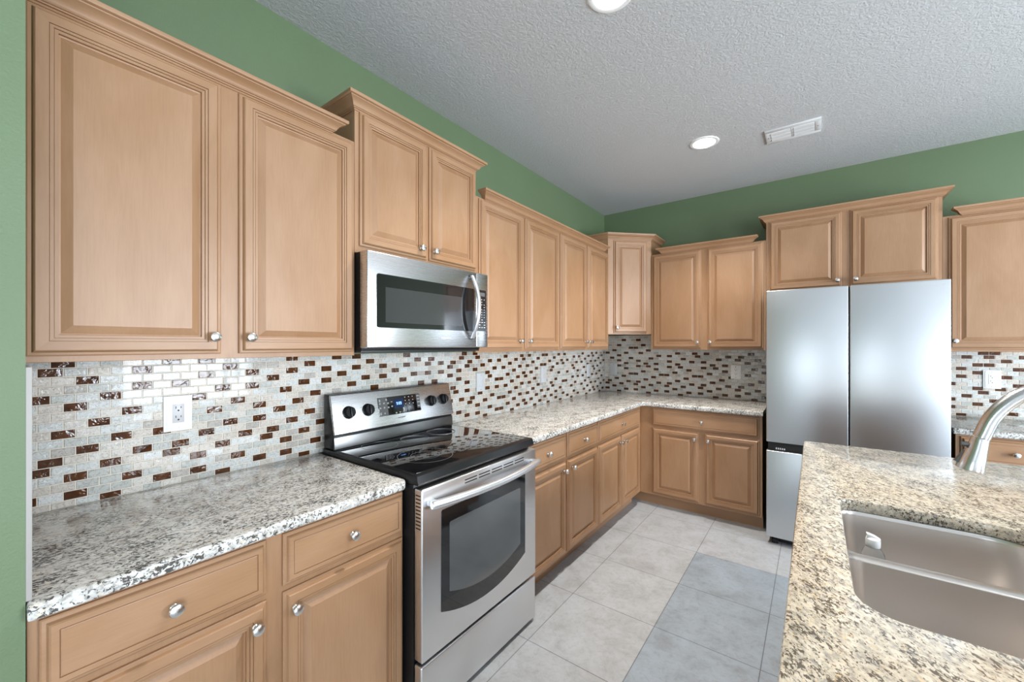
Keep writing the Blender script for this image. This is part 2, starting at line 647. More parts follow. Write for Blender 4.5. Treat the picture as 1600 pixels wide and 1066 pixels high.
BT = {-4: [4, 7], -2: [3, 8], -1: [5, 6], 0: [2, 9, 53, 54], 1: [0, 4, 7, 14, 17, 19, 26, 51, 53, 56], 2: [3, 11, 13, 18, 23, 25, 55], 3: [1, 5, 9, 15, 21, 24, 27, 52, 53], 4: [3, 7, 13, 17, 19, 26, 51, 56], 5: [4, 8, 10, 14, 20, 22, 28, 52], 6: [3, 7, 9, 13, 15, 19, 21, 27, 51, 55], 7: [4, 10, 16, 22, 28], 8: [8, 14, 20, 26, 50, 56], 9: [5, 6, 11, 12, 17, 18, 23, 52, 54], 10: [4, 10, 16, 22, 28, 53], 11: [2, 8, 14, 20, 26, 51], 12: [1, 5, 7, 11, 13, 17, 19, 23, 25, 50, 54], 13: [0, 3, 6, 9, 12, 15, 18, 21, 24, 27, 52], 14: [2, 8, 14, 20, 26, 50], 15: [0, 4, 6, 10, 12, 16, 18, 22, 24, 28, 55], 16: [3, 9, 15, 21, 27, 51]}
PT, RT, GAP = 0.0525, 0.0273, 0.0026


def mosaic(name, to3, u0, u1, zbot, ztop_fn, dark, u_of, rows):
    verts, faces, mats = [], [], []

    def quad_tile(a, b, c, d, mi):
        h, hb, e = 0.0080, 0.0030, 0.0014
        base = len(verts)
        for (u, z, w) in ((a, c, hb), (b, c, hb), (b, d, hb), (a, d, hb), (a, c, h - e), (b, c, h - e), (b, d, h - e), (a, d, h - e),
                          (a + e, c + e, h), (b - e, c + e, h), (b - e, d - e, h), (a + e, d - e, h)):
            verts.append(to3(u, z, w))
        for lo in (0, 4):
            for i in range(4):
                j = (i + 1) % 4
                faces.append((base + lo + i, base + lo + j, base + lo + 4 + j, base + lo + 4 + i))
                mats.append(mi)
        faces.append((base + 8, base + 9, base + 10, base + 11))
        mats.append(mi)

    for r in rows:
        zc = 1.3585 - RT * r
        c0, c1 = zc - RT / 2 + GAP / 2, zc + RT / 2 - GAP / 2
        c0 = max(c0, zbot + 0.001)
        for c in range(-3, 130):
            uc = u_of(r, c)
            a, b = uc - PT / 2 + GAP / 2, uc + PT / 2 - GAP / 2
            a, b = max(a, u0 + 0.001), min(b, u1 - 0.001)
            if b - a < 0.004:
                continue
            d1 = min(c1, ztop_fn(a, b) - 0.0005)
            if d1 - c0 < 0.004:
                continue
            quad_tile(a, b, c0, d1, 1 if c in dark.get(r, ()) else 0)
    # grout bed
    zt = max(ztop_fn(u0, u0 + .01), ztop_fn(u1 - .01, u1), ztop_fn(u0, u1))
    segs = []
    n = 200
    prev = None
    for i in range(n):
        a, b = u0 + (u1 - u0) * i / n, u0 + (u1 - u0) * (i + 1) / n
        zz = ztop_fn(a, b)
        if prev and abs(prev[2] - zz) < 1e-6:
            prev[1] = b
        else:
            prev = [a, b, zz]
            segs.append(prev)
    for a, b, zz in segs:
        base = len(verts)
        for w in (0.0005, 0.0062):
            for (u, z) in ((a, zbot), (b, zbot), (b, zz), (a, zz)):
                verts.append(to3(u, z, w))
        for f in ((0, 1, 2, 3), (4, 5, 6, 7), (0, 1, 5, 4), (1, 2, 6, 5), (2, 3, 7, 6), (3, 0, 4, 7)):
            faces.append(tuple(base + i for i in f))
            mats.append(2)
    me = bpy.data.meshes.new(name)
    me.from_pydata(verts, [], faces)
    for m_ in ('tile_light', 'tile_dark', 'grout'):
        me.materials.append(M[m_])
    me.polygons.foreach_set('material_index', mats)
    bm = bmesh.new()
    bm.from_mesh(me)
    bmesh.ops.recalc_face_normals(bm, faces=bm.faces[:])
    bm.to_mesh(me)
    bm.free()
    o = bpy.data.objects.new(name, me)
    COL.objects.link(o)
    return struct(o)


CZ = 0.914           # countertop height


def top_left(a, b):
    return 1.5145 if a > -0.611 else 1.3715


def top_back(a, b):
    return 1.5145 if b < 0.611 else 1.3715


mosaic('tile_backsplash', lambda u, z, w: (w, u, z), -4.127, -0.009, CZ, top_left, LT,
       lambda r, c: -4.054 + PT * (c + .5 * ((r + 1) % 2)), range(-6, 18))
mosaic('tile_backsplash', lambda u, z, w: (u, -w, z), 0.0005, 1.575, CZ, top_back, BT,
       lambda r, c: 0.014 + PT * (c + .5 * (r % 2)), range(-6, 18))
mosaic('tile_backsplash', lambda u, z, w: (u, -w, z), 2.50, 3.03, CZ, lambda a, b: 1.3715, BT,
       lambda r, c: 0.014 + PT * (c + .5 * (r % 2)), range(-1, 18))

# ------------------------------------------------------------------ cabinets
DOOR = [(0, 0), (0, .007), (.003, .009), (.009, .010), (.012, .017), (.015, .020), (.037, .020), (.0374, .0160), (.0384, .0160), (.0388, .0182), (.045, .0182),
        (.0454, .0140), (.0464, .0140), (.0468, .0160), (.0535, .016), (.054, .0080), (.058, .0072), (.079, .0175)]
DRAWER = [(0, 0), (0, .007), (.003, .009), (.009, .010), (.012, .017), (.015, .020), (.026, .020), (.0264, .0170), (.0274, .0170), (.0278, .0190), (.030, .0200)]


def panel(mb, x0, x1, z0, z1, y, loops, drawer=False):
    rings = []
    for i, o in loops:
        rings.append([(x0 + i, y - o, z0 + i), (x1 - i, y - o, z0 + i), (x1 - i, y - o, z1 - i), (x0 + i, y - o, z1 - i)])
    return mb.loops(rings, 1 if drawer else 0, True, True,
                    matf=(lambda j, i: 1) if drawer else (lambda j, i: 1 if (i % 2 == 0 and j < 14) else 0))


_knob = MB().lathe([(.0085, 0), (.0085, -.003), (.0058, -.006), (.0055, -.013), (.0095, -.0175), (.0150, -.0205), (.0158, -.0235),
                    (.0140, -.0270), (.0085, -.0295), (.0020, -.0303)], (0, 0, 0), 'y', 24).obj('knob_pattern', 'nickel')
KNOB = _knob.data
bpy.data.objects.remove(_knob)


def knob(parent, x, y, z):
    o = bpy.data.objects.new('knob', KNOB)
    COL.objects.link(o)
    o.parent = parent
    o.location = (x, y, z)
    return o


def door(root, x0, x1, z0, z1, y, kx, kz):
    d = panel(MB(), x0, x1, z0, z1, y, DOOR).obj('door', ['wood', 'wood_h'], root, smooth=14)
    if kx is not None:
        knob(d, kx, y - .0195, kz)
    return d


def drawer(root, x0, x1, z0, z1, y):
    d = panel(MB(), x0, x1, z0, z1, y, DRAWER, True).obj('drawer', ['wood', 'wood_h'], root, smooth=14)
    knob(d, (x0 + x1) / 2, y - .0195, (z0 + z1) / 2)
    return d


CROWN = [(0, 0), (.004, 0), (.004, .006), (.009, .0065), (.0095, .010), (.0125, .0105), (.015, .0125), (.017, .017), (.020, .0225), (.026, .029),
         (.034, .034), (.039, .0365), (.0395, .040), (.0445, .0405), (.048, .0425), (.049, .046), (.049, .054), (0, .054)]


def crown(root, path, z):
    return MB().sweep(path, [(a, z + b) for a, b in CROWN]).obj('crown_molding', 'wood_h', root, smooth=28)


UD = 0.305           # upper cabinet depth


def upper(label, loc, rot, W, Ht, doors, path, cz, frame_holes=True):
    r = thing('upper_cabinet', label, 'cabinet', loc, rot, 'upper cabinets')
    MB().box(0.001, W - .001, -UD + .019, -0.001, .008, Ht).obj('body', 'wood', r)
    MB().box(0, W, -UD, -UD + .0195, 0, Ht, .001, 0, 1).obj('face_frame', 'wood', r)
    for (x0, x1, z0, z1, kx, kz) in doors:
        door(r, x0, x1, z0, z1, -UD, kx, kz)
    crown(r, path, cz)
    return r


R90 = radians(90)
ZL, HL = 1.372, 0.900
dz0, dz1, kz = .016, .890, .070
f = -UD
upper('two-door maple wall cabinet against the green wall end, left of the microwave', (0, -4.122, ZL), R90, .893, HL,
      [(.003, .411, dz0, dz1, .387, kz), (.463, .884, dz0, dz1, .490, kz)],
      [(0, f), (.790, f), (.790, f + .012)], .893)
upper('short raised maple wall cabinet directly above the microwave', (0, -3.228, 1.808), R90, .762, .612,
      [(.020, .390, .030, .598, .342, .078), (.407, .755, .030, .598, .430, .078)],
      [(0, -.002), (0, f), (.762, f), (.762, -.002)], .600)
upper('two-door maple wall cabinet just beyond the microwave', (0, -2.465, ZL), R90, .940, HL,
      [(.020, .452, dz0, dz1, .411, kz), (.486, .928, dz0, dz1, .516, kz)],
      [(.082, f + .012), (.082, f), (.940, f)], .893)
upper('two-door maple wall cabinet beside the diagonal corner cabinet', (0, -1.524, ZL), R90, .912, HL,
      [(.014, .440, dz0, dz1, .410, kz), (.472, .890, dz0, dz1, .500, kz)],
      [(0, f), (.806, f), (.806, f + .012)], .893)
upper('two-door maple wall cabinet between the corner cabinet and the fridge', (.612, 0, ZL), 0, .931, HL,
      [(.018, .440, dz0, dz1, .414, kz), (.492, .912, dz0, dz1, .516, kz)],
      [(.105, f + .012), (.105, f), (.826, f), (.826, f + .012)], .893)
upper('short raised maple cabinet above the steel refrigerator', (1.544, 0, 1.838), 0, 1.003, .582,
      [(.022, .478, .014, .572, .452, .060), (.528, .982, .014, .572, .556, .060)],
      [(0, -.002), (0, f), (1.003, f), (1.003, -.002)], .570)
upper('single-door maple wall cabinet right of the refrigerator', (2.548, 0, ZL), 0, .470, HL,
      [(.026, .448, dz0, dz1, .052, kz)],
      [(.090, f + .012), (.090, f), (.470, f)], .893)

# diagonal corner cabinet
r = thing('upper_cabinet', 'raised diagonal maple cabinet in the room corner with one narrow door', 'cabinet', (0, 0, 1.5155), 0, 'upper cabinets')
MB().prism([(.001, -.001), (.001, -.609), (.304, -.609), (.609, -.304), (.609, -.001)], .006, .905).obj('body', 'wood', r)
c45 = radians(45)
ff = MB().box(0, .4313, 0, .019, 0, .905, .001, 0, 1).obj('face_frame', 'wood', r)
ff.location, ff.rotation_euler = (.305, -.610, 0), (0, 0, c45)
d = door(r, .056, .384, .014, .882, 0, .080, .062)
d.location, d.rotation_euler = (.305, -.610, 0), (0, 0, c45)
crown(r, [(.001, -.610), (.305, -.610), (.610, -.305), (.610, -.001)], .893)

BD = 0.610           # base cabinet depth


def base(label, loc, rot, W, drawers, doors, x_body0=0.0, side_toe=False):
    r = thing('base_cabinet', label, 'cabinet', loc, rot, 'base cabinets')
    MB().box(x_body0 + .001, W - .001, -BD + .019, -.010, .105, .876).obj('body', 'wood', r)
    MB().box(0, W, -BD, -BD + .0195, .105, .877, .001, 0, 1).obj('face_frame', 'wood', r)
    MB().box(x_body0 + .001, W - .002, -BD + .075, -BD + .093, 0, .106).obj('toe_kick', 'toe', r)
    for (x0, x1) in drawers:
        drawer(r, x0, x1, .712, .864, -BD)
    for (x0, x1, kx) in doors:
        door(r, x0, x1, .122, .694, -BD, kx, .642)
    return r


base('maple base cabinet at the green wall end, left of the range', (0, -4.134, 0), R90, .914,
     [(.016, .436), (.480, .908)], [(.016, .436, .402), (.480, .908, .508)])
base('maple base cabinet with two drawers, right of the range', (0, -2.446, 0), R90, .921,
     [(.016, .464), (.486, .926 - .004)], [(.016, .464, .430), (.486, .922, .534)])
base('maple base cabinet with one wide drawer beside the inner corner', (0, -1.5245, 0), R90, .9145,
     [(.018, .868)], [(.018, .436, .404), (.462, .868, .492)])
base('maple base cabinet on the back wall left of the refrigerator', (.610, 0, 0), 0, .935,
     [(.112, .914)], [(.112, .487, .460), (.535, .917, .563)], x_body0=-.600)
base('maple base cabinet right of the refrigerator behind the faucet', (2.548, 0, 0), 0, .470,
     [(.020, .445)], [(.020, .445, .050)])

# ------------------------------------------------------------------ countertops


def arc(cx, cy, rr, a0, a1, n=6):
    return [(cx + rr * cos(radians(a0 + (a1 - a0) * i / n)), cy + rr * sin(radians(a0 + (a1 - a0) * i / n))) for i in range(n + 1)]


CB = 0.878
o = MB().prism([(.001, -4.135), (.646, -4.135)] + arc(.621, -3.247, .025, 0, 90) + [(.001, -3.222)], CB, CZ, .009).obj('countertop', 'granite')
tag(o, 'speckled granite countertop left of the range, against the green wall end', 'countertop', 'granite countertops')
o = MB().prism([(.001, -.001), (.001, -2.449), (.648, -2.449), (.648, -.672)] + arc(.672, -.672, .024, 180, 90, 4)[1:] +
               [(1.551, -.648), (1.551, -.001)], CB, CZ, .009).obj('countertop', 'granite')
tag(o, 'L-shaped speckled granite countertop running from the range round the corner', 'countertop', 'granite countertops')
o = MB().prism([(2.530, -.001), (2.530, -.648), (3.018, -.648), (3.018, -.001)], CB, CZ, .009).obj('countertop', 'granite')
tag(o, 'short granite countertop right of the refrigerator, under the outlet', 'countertop', 'granite countertops')


def rrect(x0, x1, y0, y1, radii, off=0.0, n=8):
    """rounded rectangle grown by off; radii for corners (x1,y1), (x0,y1), (x0,y0), (x1,y0)"""
    pts = []
    for (cx, cy, a), rr in zip(((x1, y1, 0), (x0, y1, 90), (x0, y0, 180), (x1, y0, 270)), radii):
        sx = -1 if cx == x1 else 1
        sy = -1 if cy == y1 else 1
        pts += arc(cx + sx * rr, cy + sy * rr, max(rr + off, .0005), a, a + 90, n)
    return pts


def bowl_rings(shape, prof):
    return [[(x, y, z) for x, y in shape(off)] for off, z in prof]


IX0, IX1, IY0, IY1 = 1.815, 2.86, -3.66, -1.578
SX0, SX1, SY0, SY1 = 1.926, 2.362, -3.190, -2.486


def out_shape(off):
    return rrect(IX0, IX1, IY0, IY1, (.02, .02, .02, .02), off)


def hole_shape(off):
    return rrect(SX0, SX1, SY0, SY1, (.13, .045, .075, .10), off)


def slab_with_hole():
    mb = MB()
    e = .009
    prof = [(-.004, CB), (-.0012, CB + .0012), (0, CB + .004), (0, CZ - e), (-e * .3, CZ - e * .3), (-e, CZ)]
    hp = [(.0015, CB), (.0004, CB + .001), (0, CB + .003), (0, CZ - .006), (.0018, CZ - .0018), (.006, CZ)]
    for shape, pr_ in ((out_shape, prof), (hole_shape, hp)):
        rings = bowl_rings(shape, pr_)
        mb.loops(rings, 0, False, False)
    mb.bm.verts.ensure_lookup_table()
    for zz in (CB, CZ):
        ed = [e_ for e_ in mb.bm.edges if all(abs(v.co.z - zz) < 1e-6 for v in e_.verts)]
        bmesh.ops.triangle_fill(mb.bm, edges=ed, use_beauty=True)
    return mb.obj('countertop', 'granite_isl', smooth=40)


tag(slab_with_hole(), 'granite island countertop with the undermount sink cut into it', 'countertop', 'granite countertops')

r = thing('island_cabinet', 'maple kitchen island base under the granite top with the sink', 'island', (0, 0, 0))
a0, a1, b0, b1 = IX0 + .028, IX1 - .02, IY0 + .03, IY1 - .05
mb = MB()
mb.box(a0, a0 + .02, b0, b1, .10, .8775)
mb.box(a1 - .02, a1, b0, b1, .10, .8775)
mb.box(a0 + .02, a1 - .02, b0, b0 + .02, .10, .8775)
mb.box(a0 + .02, a1 - .02, b1 - .02, b1, .10, .8775)
mb.box(a0 + .02, a1 - .02, b0 + .02, b1 - .02, .10, .12)
mb.obj('body', 'wood', r)
MB().box(a0 + .06, a1 - .06, b0 + .06, b1 - .06, 0, .1).obj('toe_kick', 'toe', r)
ep = panel(MB(), 0, a1 - a0, 0, .76, 0, DOOR).obj('end_panel', ['wood', 'wood_h'], r)
ep.location, ep.rotation_euler = (a1, b1, .115), (0, 0, pi)

# ------------------------------------------------------------------ sink, faucet, bottle
r = thing('kitchen_sink', 'double-bowl steel sink set under the island granite', 'sink', (0, 0, 0))
DV = -2.812          # divider line
zr, zd, zb = .8772, .862, .680
mb = MB()
rim = [[(x, y, z) for x, y in hole_shape(off)] for off, z in ((.020, zr - .0012), (.020, zr), (.0040, zr), (.0028, zr - .001), (.0022, zd))]
mb.loops(rim, 0, False, False)


def far_bowl(off):
    return rrect(SX0 - .0018, SX1 + .0018, DV + .016, SY1 + .0018, (.1305, .0455, .050, .050), off)


def near_bowl(off):
    return rrect(SX0 - .0018, SX1 + .0018, SY0 - .0018, DV - .016, (.050, .050, .0755, .1005), off)


bprof = [(0, zd), (-.0006, zd - .005), (-.0030, zd - .03), (-.009, .74), (-.012, .705), (-.017, .690), (-.026, .682), (-.036, zb)]
tops = []
for shape in (far_bowl, near_bowl):
    mb.loops(bowl_rings(shape, bprof), 0, False, True)
ed = [e_ for e_ in mb.bm.edges if all(abs(v.co.z - zd) < 1e-6 for v in e_.verts)]
bmesh.ops.triangle_fill(mb.bm, edges=ed, use_beauty=True)
mb.obj('basin', 'steel_sink', r, smooth=50)
MB().prism([(DV + .0195 * cos(radians(a)), zd - .002 + .0075 * sin(radians(a))) for a in range(0, 181, 12)], SX0 - .0008, SX1 + .0008, axis='x').obj('divider', 'steel_sink', r)
for cy in ((DV + SY1) / 2, (SY0 + DV) / 2):
    mb = MB()
    mb.lathe([(.045, zb + .0015), (.045, zb + .003), (.038, zb + .004), (.033, zb + .0025), (.004, zb + .0025)], ((SX0 + SX1) / 2, cy, 0), 'z', 28)
    mb.obj('drain_strainer', 'steel', r)

r = thing('faucet', 'brushed steel gooseneck pull-down faucet arching over the sink', 'faucet', (2.455, -2.80, CZ))


def fl(x, z):      # world x, z -> local
    return (x - 2.455, 0, z - CZ)


mb = MB()
mb.lathe([(.030, 0), (.030, .006), (.027, .010), (.022, .016), (.020, .060), (.020, .110), (.0165, .118)], (0, 0, 0), 'z', 28)
mb.obj('base', 'faucet', r)
path = [(2.455, 1.02), (2.455, 1.10), (2.453, 1.17), (2.443, 1.23), (2.420, 1.282), (2.385, 1.318), (2.342, 1.337), (2.300, 1.337),
        (2.262, 1.325), (2.229, 1.304), (2.203, 1.276), (2.185, 1.246), (2.1735, 1.212), (2.170, 1.202)]


def smooth_path(p, n=4):
    out = []
    for i in range(len(p) - 1):
        p0, p1, p2, p3 = p[max(i - 1, 0)], p[i], p[i + 1], p[min(i + 2, len(p) - 1)]
        for k in range(n):
            t = k / n
            out.append(tuple(.5 * (2 * b + (c - a) * t + (2 * a - 5 * b + 4 * c - d) * t * t + (3 * b - a - 3 * c + d) * t ** 3)
                             for a, b, c, d in zip(p0, p1, p2, p3)))
    out.append(p[-1])
    return out


sp = smooth_path(path)
MB().tube([fl(*p) for p in sp], .0150, 20).obj('gooseneck', 'faucet', r)
hd = [(2.169, 1.2005), (2.1675, 1.196), (2.163, 1.172), (2.157, 1.148), (2.1525, 1.128), (2.1515, 1.124), (2.1513, 1.123)]
head = MB().tube([fl(*p) for p in hd], [.0150, .0156, .0175, .0212, .0240, .0235, .0205], 24).obj('spray_head', 'faucet', r)
mb = MB()
mb.tube([fl(2.150, 1.183), fl(2.138, 1.183)], [.0062, .0062], 12)
mb.tube([fl(2.146, 1.168), fl(2.130, 1.140)], [.0050, .0055], 10)
mb.obj('spray_button', 'steel_dark', head)
MB().tube([(0.0, -.018, .085), (.012, -.040, .095), (.022, -.075, .115), (.026, -.098, .128)], [.008, .007, .006, .0065], 14).obj('lever', 'faucet', r)

r = thing('soap_bottle', 'clear plastic bottle with white flip cap standing in the far sink bowl', 'bottle', (1.995, -2.650, zb + .001))
mb = MB()
mb.lathe([(.024, 0), (.027, .003), (.0275, .02), (.0265, .06), (.0275, .10), (.0275, .122), (.025, .138), (.019, .150), (.013, .157), (.0125, .161)],
         (0, 0, 0), 'z', 28)
mb.obj('bottle_body', 'clear', r)
mb = MB()
mb.lathe([(.0160, .157), (.0168, .160), (.0168, .176), (.0160, .179), (.0100, .183), (.006, .1845)], (0, 0, 0), 'z', 24)
mb.prism([(-.016, .176), (-.013, .186), (-.015, .193), (-.007, .1915), (.004, .188), (.016, .181), (.016, .174)], -.008, .008, .002, axis='y')
mb.obj('cap', 'white_plastic', r)

# ------------------------------------------------------------------ electric range
RNG = thing('electric_range', 'stainless steel electric range with black glass cooktop', 'range', (0, -2.836, 0), R90)
MB().box(-.377, .377, -.664, -.030, .035, .894, .003).obj('body', 'black', RNG)
for sx in (-.33, .33):
    for yy in (-.62, -.08):
        MB().lathe([(.018, 0), (.018, .02), (.012, .022), (.012, .036)], (sx, yy, 0), 'z', 14).obj('foot', 'black_matte', RNG)
ct = MB().prism([(-.694, .897), (-.698, .905), (-.690, .930), (-.682, .9345), (-.034, .9345), (-.034, .897)], -.3835, .3835, .004, axis='x').obj('cooktop_frame', 'black', RNG)
gl = MB().box(-.366, .366, -.668, -.125, .9342, .9362, .0008).obj('cooktop_glass', 'cooktop', RNG)
for (x, y, rr, inner) in ((-.19, -.195, .084, 0), (.005, -.215, .072, 0), (.205, -.195, .078, 0), (-.175, -.500, .118, .062), (.205, -.485, .105, .066)):
    mb = MB()
    mb.ring((x, y), rr - .0012, rr + .0008, .9361)
    if inner:
        mb.ring((x, y), inner - .0010, inner + .0008, .9361)
    mb.obj('burner', 'burner', gl)
# backguard
MB().prism([(-.030, .936), (-.112, .936), (-.108, .998), (-.112, 1.004), (-.070, 1.186), (-.030, 1.186)], -.376, .376, .004, axis='x').obj('backguard', 'black', RNG)
MB().prism([(-.1145, .938), (-.1185, .940), (-.1135, .992), (-.1095, .994)], -.374, .374, .001, axis='x').obj('lower_fascia', 'steel_dark', RNG)
TILT = -math.atan2(.042, .182)
fas = MB().box(-.377, .377, -.010, .004, 0, .186, .005, 0, 3).obj('control_fascia', 'steel', RNG)
fas.location, fas.rotation_euler = (0, -.115, 1.002), (TILT, 0, 0)
for kx in (-.297, -.194, .214, .307):
    kb = MB()
    kb.lathe([(.0305, -.010), (.0305, -.013), (.0268, -.015), (.0258, -.031), (.0238, -.034), (.004, -.034)], (kx, 0, .096), 'y', 32)
    o = kb.obj('burner_knob', 'black', fas)
    g = MB().box(kx - .005, kx + .005, -.042, -.031, .072, .120, .003, 0, 2).obj('grip', 'black', o)
    mk = MB()
    for q in range(9):
        if q == 4:
            continue
        an = radians(90 + (q - 4) * 33)
        mk.box(kx + .039 * cos(an) - .0014, kx + .039 * cos(an) + .0014, -.0108, -.0098, .096 + .039 * sin(an) - .0014, .096 + .039 * sin(an) + .0014)
    mk.obj('dial_marking', 'print_grey', o, smooth=0)
cp = MB().box(-.134, .134, -.0125, -.009, .052, .146, .0012).obj('control_panel', 'black_glass', fas)
MB().box(-.132, -.080, -.0130, -.0120, .054, .144).obj('touch_pad', 'pad_grey', cp, smooth=0)
MB().box(.110, .132, -.0130, -.0120, .068, .144).obj('touch_pad', 'pad_grey', cp, smooth=0)
MB().box(-.040, .022, -.0132, -.0120, .082, .130).obj('display', 'display', cp, smooth=0)


def seven(mb, ch, x, z, w, h, y0, y1, t=.0012):
    S = {'0': 'abcdef', '1': 'bc', '2': 'abged', '3': 'abgcd', '4': 'fgbc', '5': 'afgcd', '6': 'afgedc', '7': 'abc', '8': 'abcdefg', '9': 'abcdfg'}[ch]
    hh = h / 2
    B = {'a': (0, w, h - t, h), 'd': (0, w, 0, t), 'g': (0, w, hh - t / 2, hh + t / 2), 'f': (0, t, hh, h), 'e': (0, t, 0, hh), 'b': (w - t, w, hh, h), 'c': (w - t, w, 0, hh)}
    for s in S:
        p, q, u, v = B[s]
        mb.box(x + p, x + q, y0, y1, z + u, z + v)


mb = MB()
for ch, x in (('9', -.024), ('0', -.010), ('9', .000)):
    seven(mb, ch, x, .100, .0075, .014, -.0138, -.0130, .0016)
mb.box(-.0145, -.0130, -.0138, -.0130, .1035, .105)
mb.box(-.0145, -.0130, -.0138, -.0130, .109, .1105)
mb.obj('clock_lettering', 'digits', cp, smooth=0)
mb = MB()
random.seed(7)
for (x, z, n, w) in ((-.128, .134, 3, .010), (-.088, .134, 2, .010), (-.128, .117, 2, .010), (-.104, .117, 2, .010), (-.080, .115, 2, .011), (-.058, .118, 1, .012),
                     (-.128, .095, 2, .009), (-.104, .095, 2, .010), (-.080, .094, 2, .010), (-.058, .097, 2, .010), (-.128, .068, 3, .008), (-.104, .066, 2, .007),
                     (-.036, .060, 2, .010), (-.012, .060, 2, .009), (.010, .060, 1, .006), (.028, .064, 2, .005)):
    for q in range(n):
        mb.box(x, x + w * (.7 + .3 * random.random()), -.0138, -.0128, z - q * .0042, z - q * .0042 + .0022)
for rr_ in range(3):
    for cc in range(3):
        x, z = .032 + cc * .025, .132 - rr_ * .018
        mb.box(x, x + .004, -.0138, -.0128, z, z + .0050)
mb.box(.057, .061, -.0138, -.0128, .078, .083)
for z in (.132, .115, .098, .078):
    mb.box(.113, .129, -.0138, -.0128, z, z + .0030)
mb.obj('key_lettering', 'print_white', cp, smooth=0)
mb = MB()
for q in range(8):
    mb.box(-.024 + q * .006, -.0202 + q * .006, -.0107, -.0098, .030, .0355)
mb.obj('badge', 'print_grey', fas, smooth=0)

# oven door
od = MB().box(-.377, .377, -.712, -.668, .246, .884, .006, 0, 3).obj('oven_door', 'steel_door', RNG)


def arched(x0, x1, ztop, zend, sag, rr=.006, n=16):
    pts = [(x0 + rr, ztop), (x0, ztop - rr)]
    for i in range(n + 1):
        t = i / n
        pts.append((x0 + (x1 - x0) * t, zend - sag * (1 - (2 * t - 1) ** 2)))
    pts += [(x1, ztop - rr), (x1 - rr, ztop)]
    return pts


win = MB().prism(arched(-.282, .278, .782, .392, .062), -.7148, -.708, axis='y').obj('window', 'black_glass', od)
MB().prism(arched(-.240, .236, .724, .452, .050), -.7154, -.712, axis='y').obj('inner_glass', 'oven_glass', win)
mb = MB()
for q in range(5):
    x = -.150 + q * .086
    mb.box(x, x + .074, -.7130, -.705, .8600, .8645)
    mb.box(x, x + .074, -.7130, -.705, .8480, .8525)
mb.obj('vent_slots', 'dark_gap', od, smooth=0)
mb = MB()
for q in range(10):
    mb.box(-.3775, -.372, -.704, -.678, .858 - q * .0135, .863 - q * .0135)
mb.obj('side_vent', 'dark_gap', od, smooth=0)
hp = []
for i in range(21):
    t = i / 20
    x = -.352 + .704 * t
    hp.append((x, -.742 - .040 * (1 - (2 * t - 1) ** 2), .8290))
hb = MB()
hb.tube([(-.356, hp[0][1] + .001, .829)] + hp + [(.356, hp[-1][1] + .001, .829)], [.013] + [.0155] * 21 + [.013], 16, flat=1.0)
hd_ = hb.obj('handle', 'handle', od)
for sx in (-.335, .335):
    MB().box(sx - .014, sx + .014, -.740, -.706, .818, .840, .004).obj('handle_post', 'handle', hd_)
MB().box(-.377, .377, -.709, -.668, .022, .231, .006, 0, 3).obj('storage_drawer', 'steel_door', RNG)

# ------------------------------------------------------------------ over-the-range microwave
MW = thing('microwave', 'stainless over-the-range microwave mounted under the short cabinet', 'microwave', (0, -2.8525, 1.389), R90)
MB().box(-.373, .373, -.349, -.010, .004, .4175, .003).obj('body', 'black', MW)
MB().box(-.372, .372, -.345, -.02, -.006, .0045, .002).obj('underside_vent', 'black_matte', MW)
md = MB().box(-.380, .2845, -.402, -.349, .014, .4165, .005, 0, 3).obj('door', 'steel', MW)
mc = MB().box(.2860, .380, -.402, -.349, .014, .4165, .005, 0, 3).obj('control_column', 'steel', MW)


def rr2(x0, x1, z0, z1, r_):
    return rrect(x0, x1, z0, z1, (r_,) * 4, 0, 5)


w = MB().prism(rr2(-.336, .268, .100, .326, .010), -.4046, -.399, axis='y').obj('window', 'black_glass', md)
MB().prism(rr2(-.294, .176, .123, .272, .003), -.4052, -.402, axis='y').obj('screen', 'mw_glass', w)
mp_ = MB().prism(rr2(.294, .362, .102, .326, .007), -.4046, -.399, axis='y').obj('control_panel', 'black_glass', mc)
MB().box(.306, .350, -.4054, -.4040, .292, .312).obj('display', 'pad_grey', mp_, smooth=0)
mb = MB()
for i in range(12):
    for j in range(3):
        if (i + 2 * j) % 7 == 5 or (j == 0 and i < 9):
            continue
        x = .302 + j * .020
        z = .272 - i * .0138
        mb.box(x, x + (.006 if i < 8 else .011), -.4054, -.4040, z, z + .0035)
mb.obj('key_lettering', 'print_white', mp_, smooth=0)
mb = MB()
for q in range(8):
    mb.box(.030 + q * .0085, .0355 + q * .0085, -.4028, -.4015, .058, .0645)
mb.obj('badge', 'print_white', md, smooth=0)
hp = []
for i in range(19):
    t = i / 18
    hp.append((.240, -.414 - .048 * (1 - (2 * t - 1) ** 2), .062 + .330 * t))
mh = MB()
rings = []
for i, (x, y, z) in enumerate(hp):
    rings.append([(x + .0115 * cos(2 * pi * k / 16), y + .009 * sin(2 * pi * k / 16), z) for k in range(16)])
mh.loops(rings)
mho = mh.obj('handle', 'handle', md)
for z in (.066, .388):
    MB().box(.232, .248, -.414, -.398, z - .010, z + .010, .003).obj('handle_post', 'steel_dark', mho)

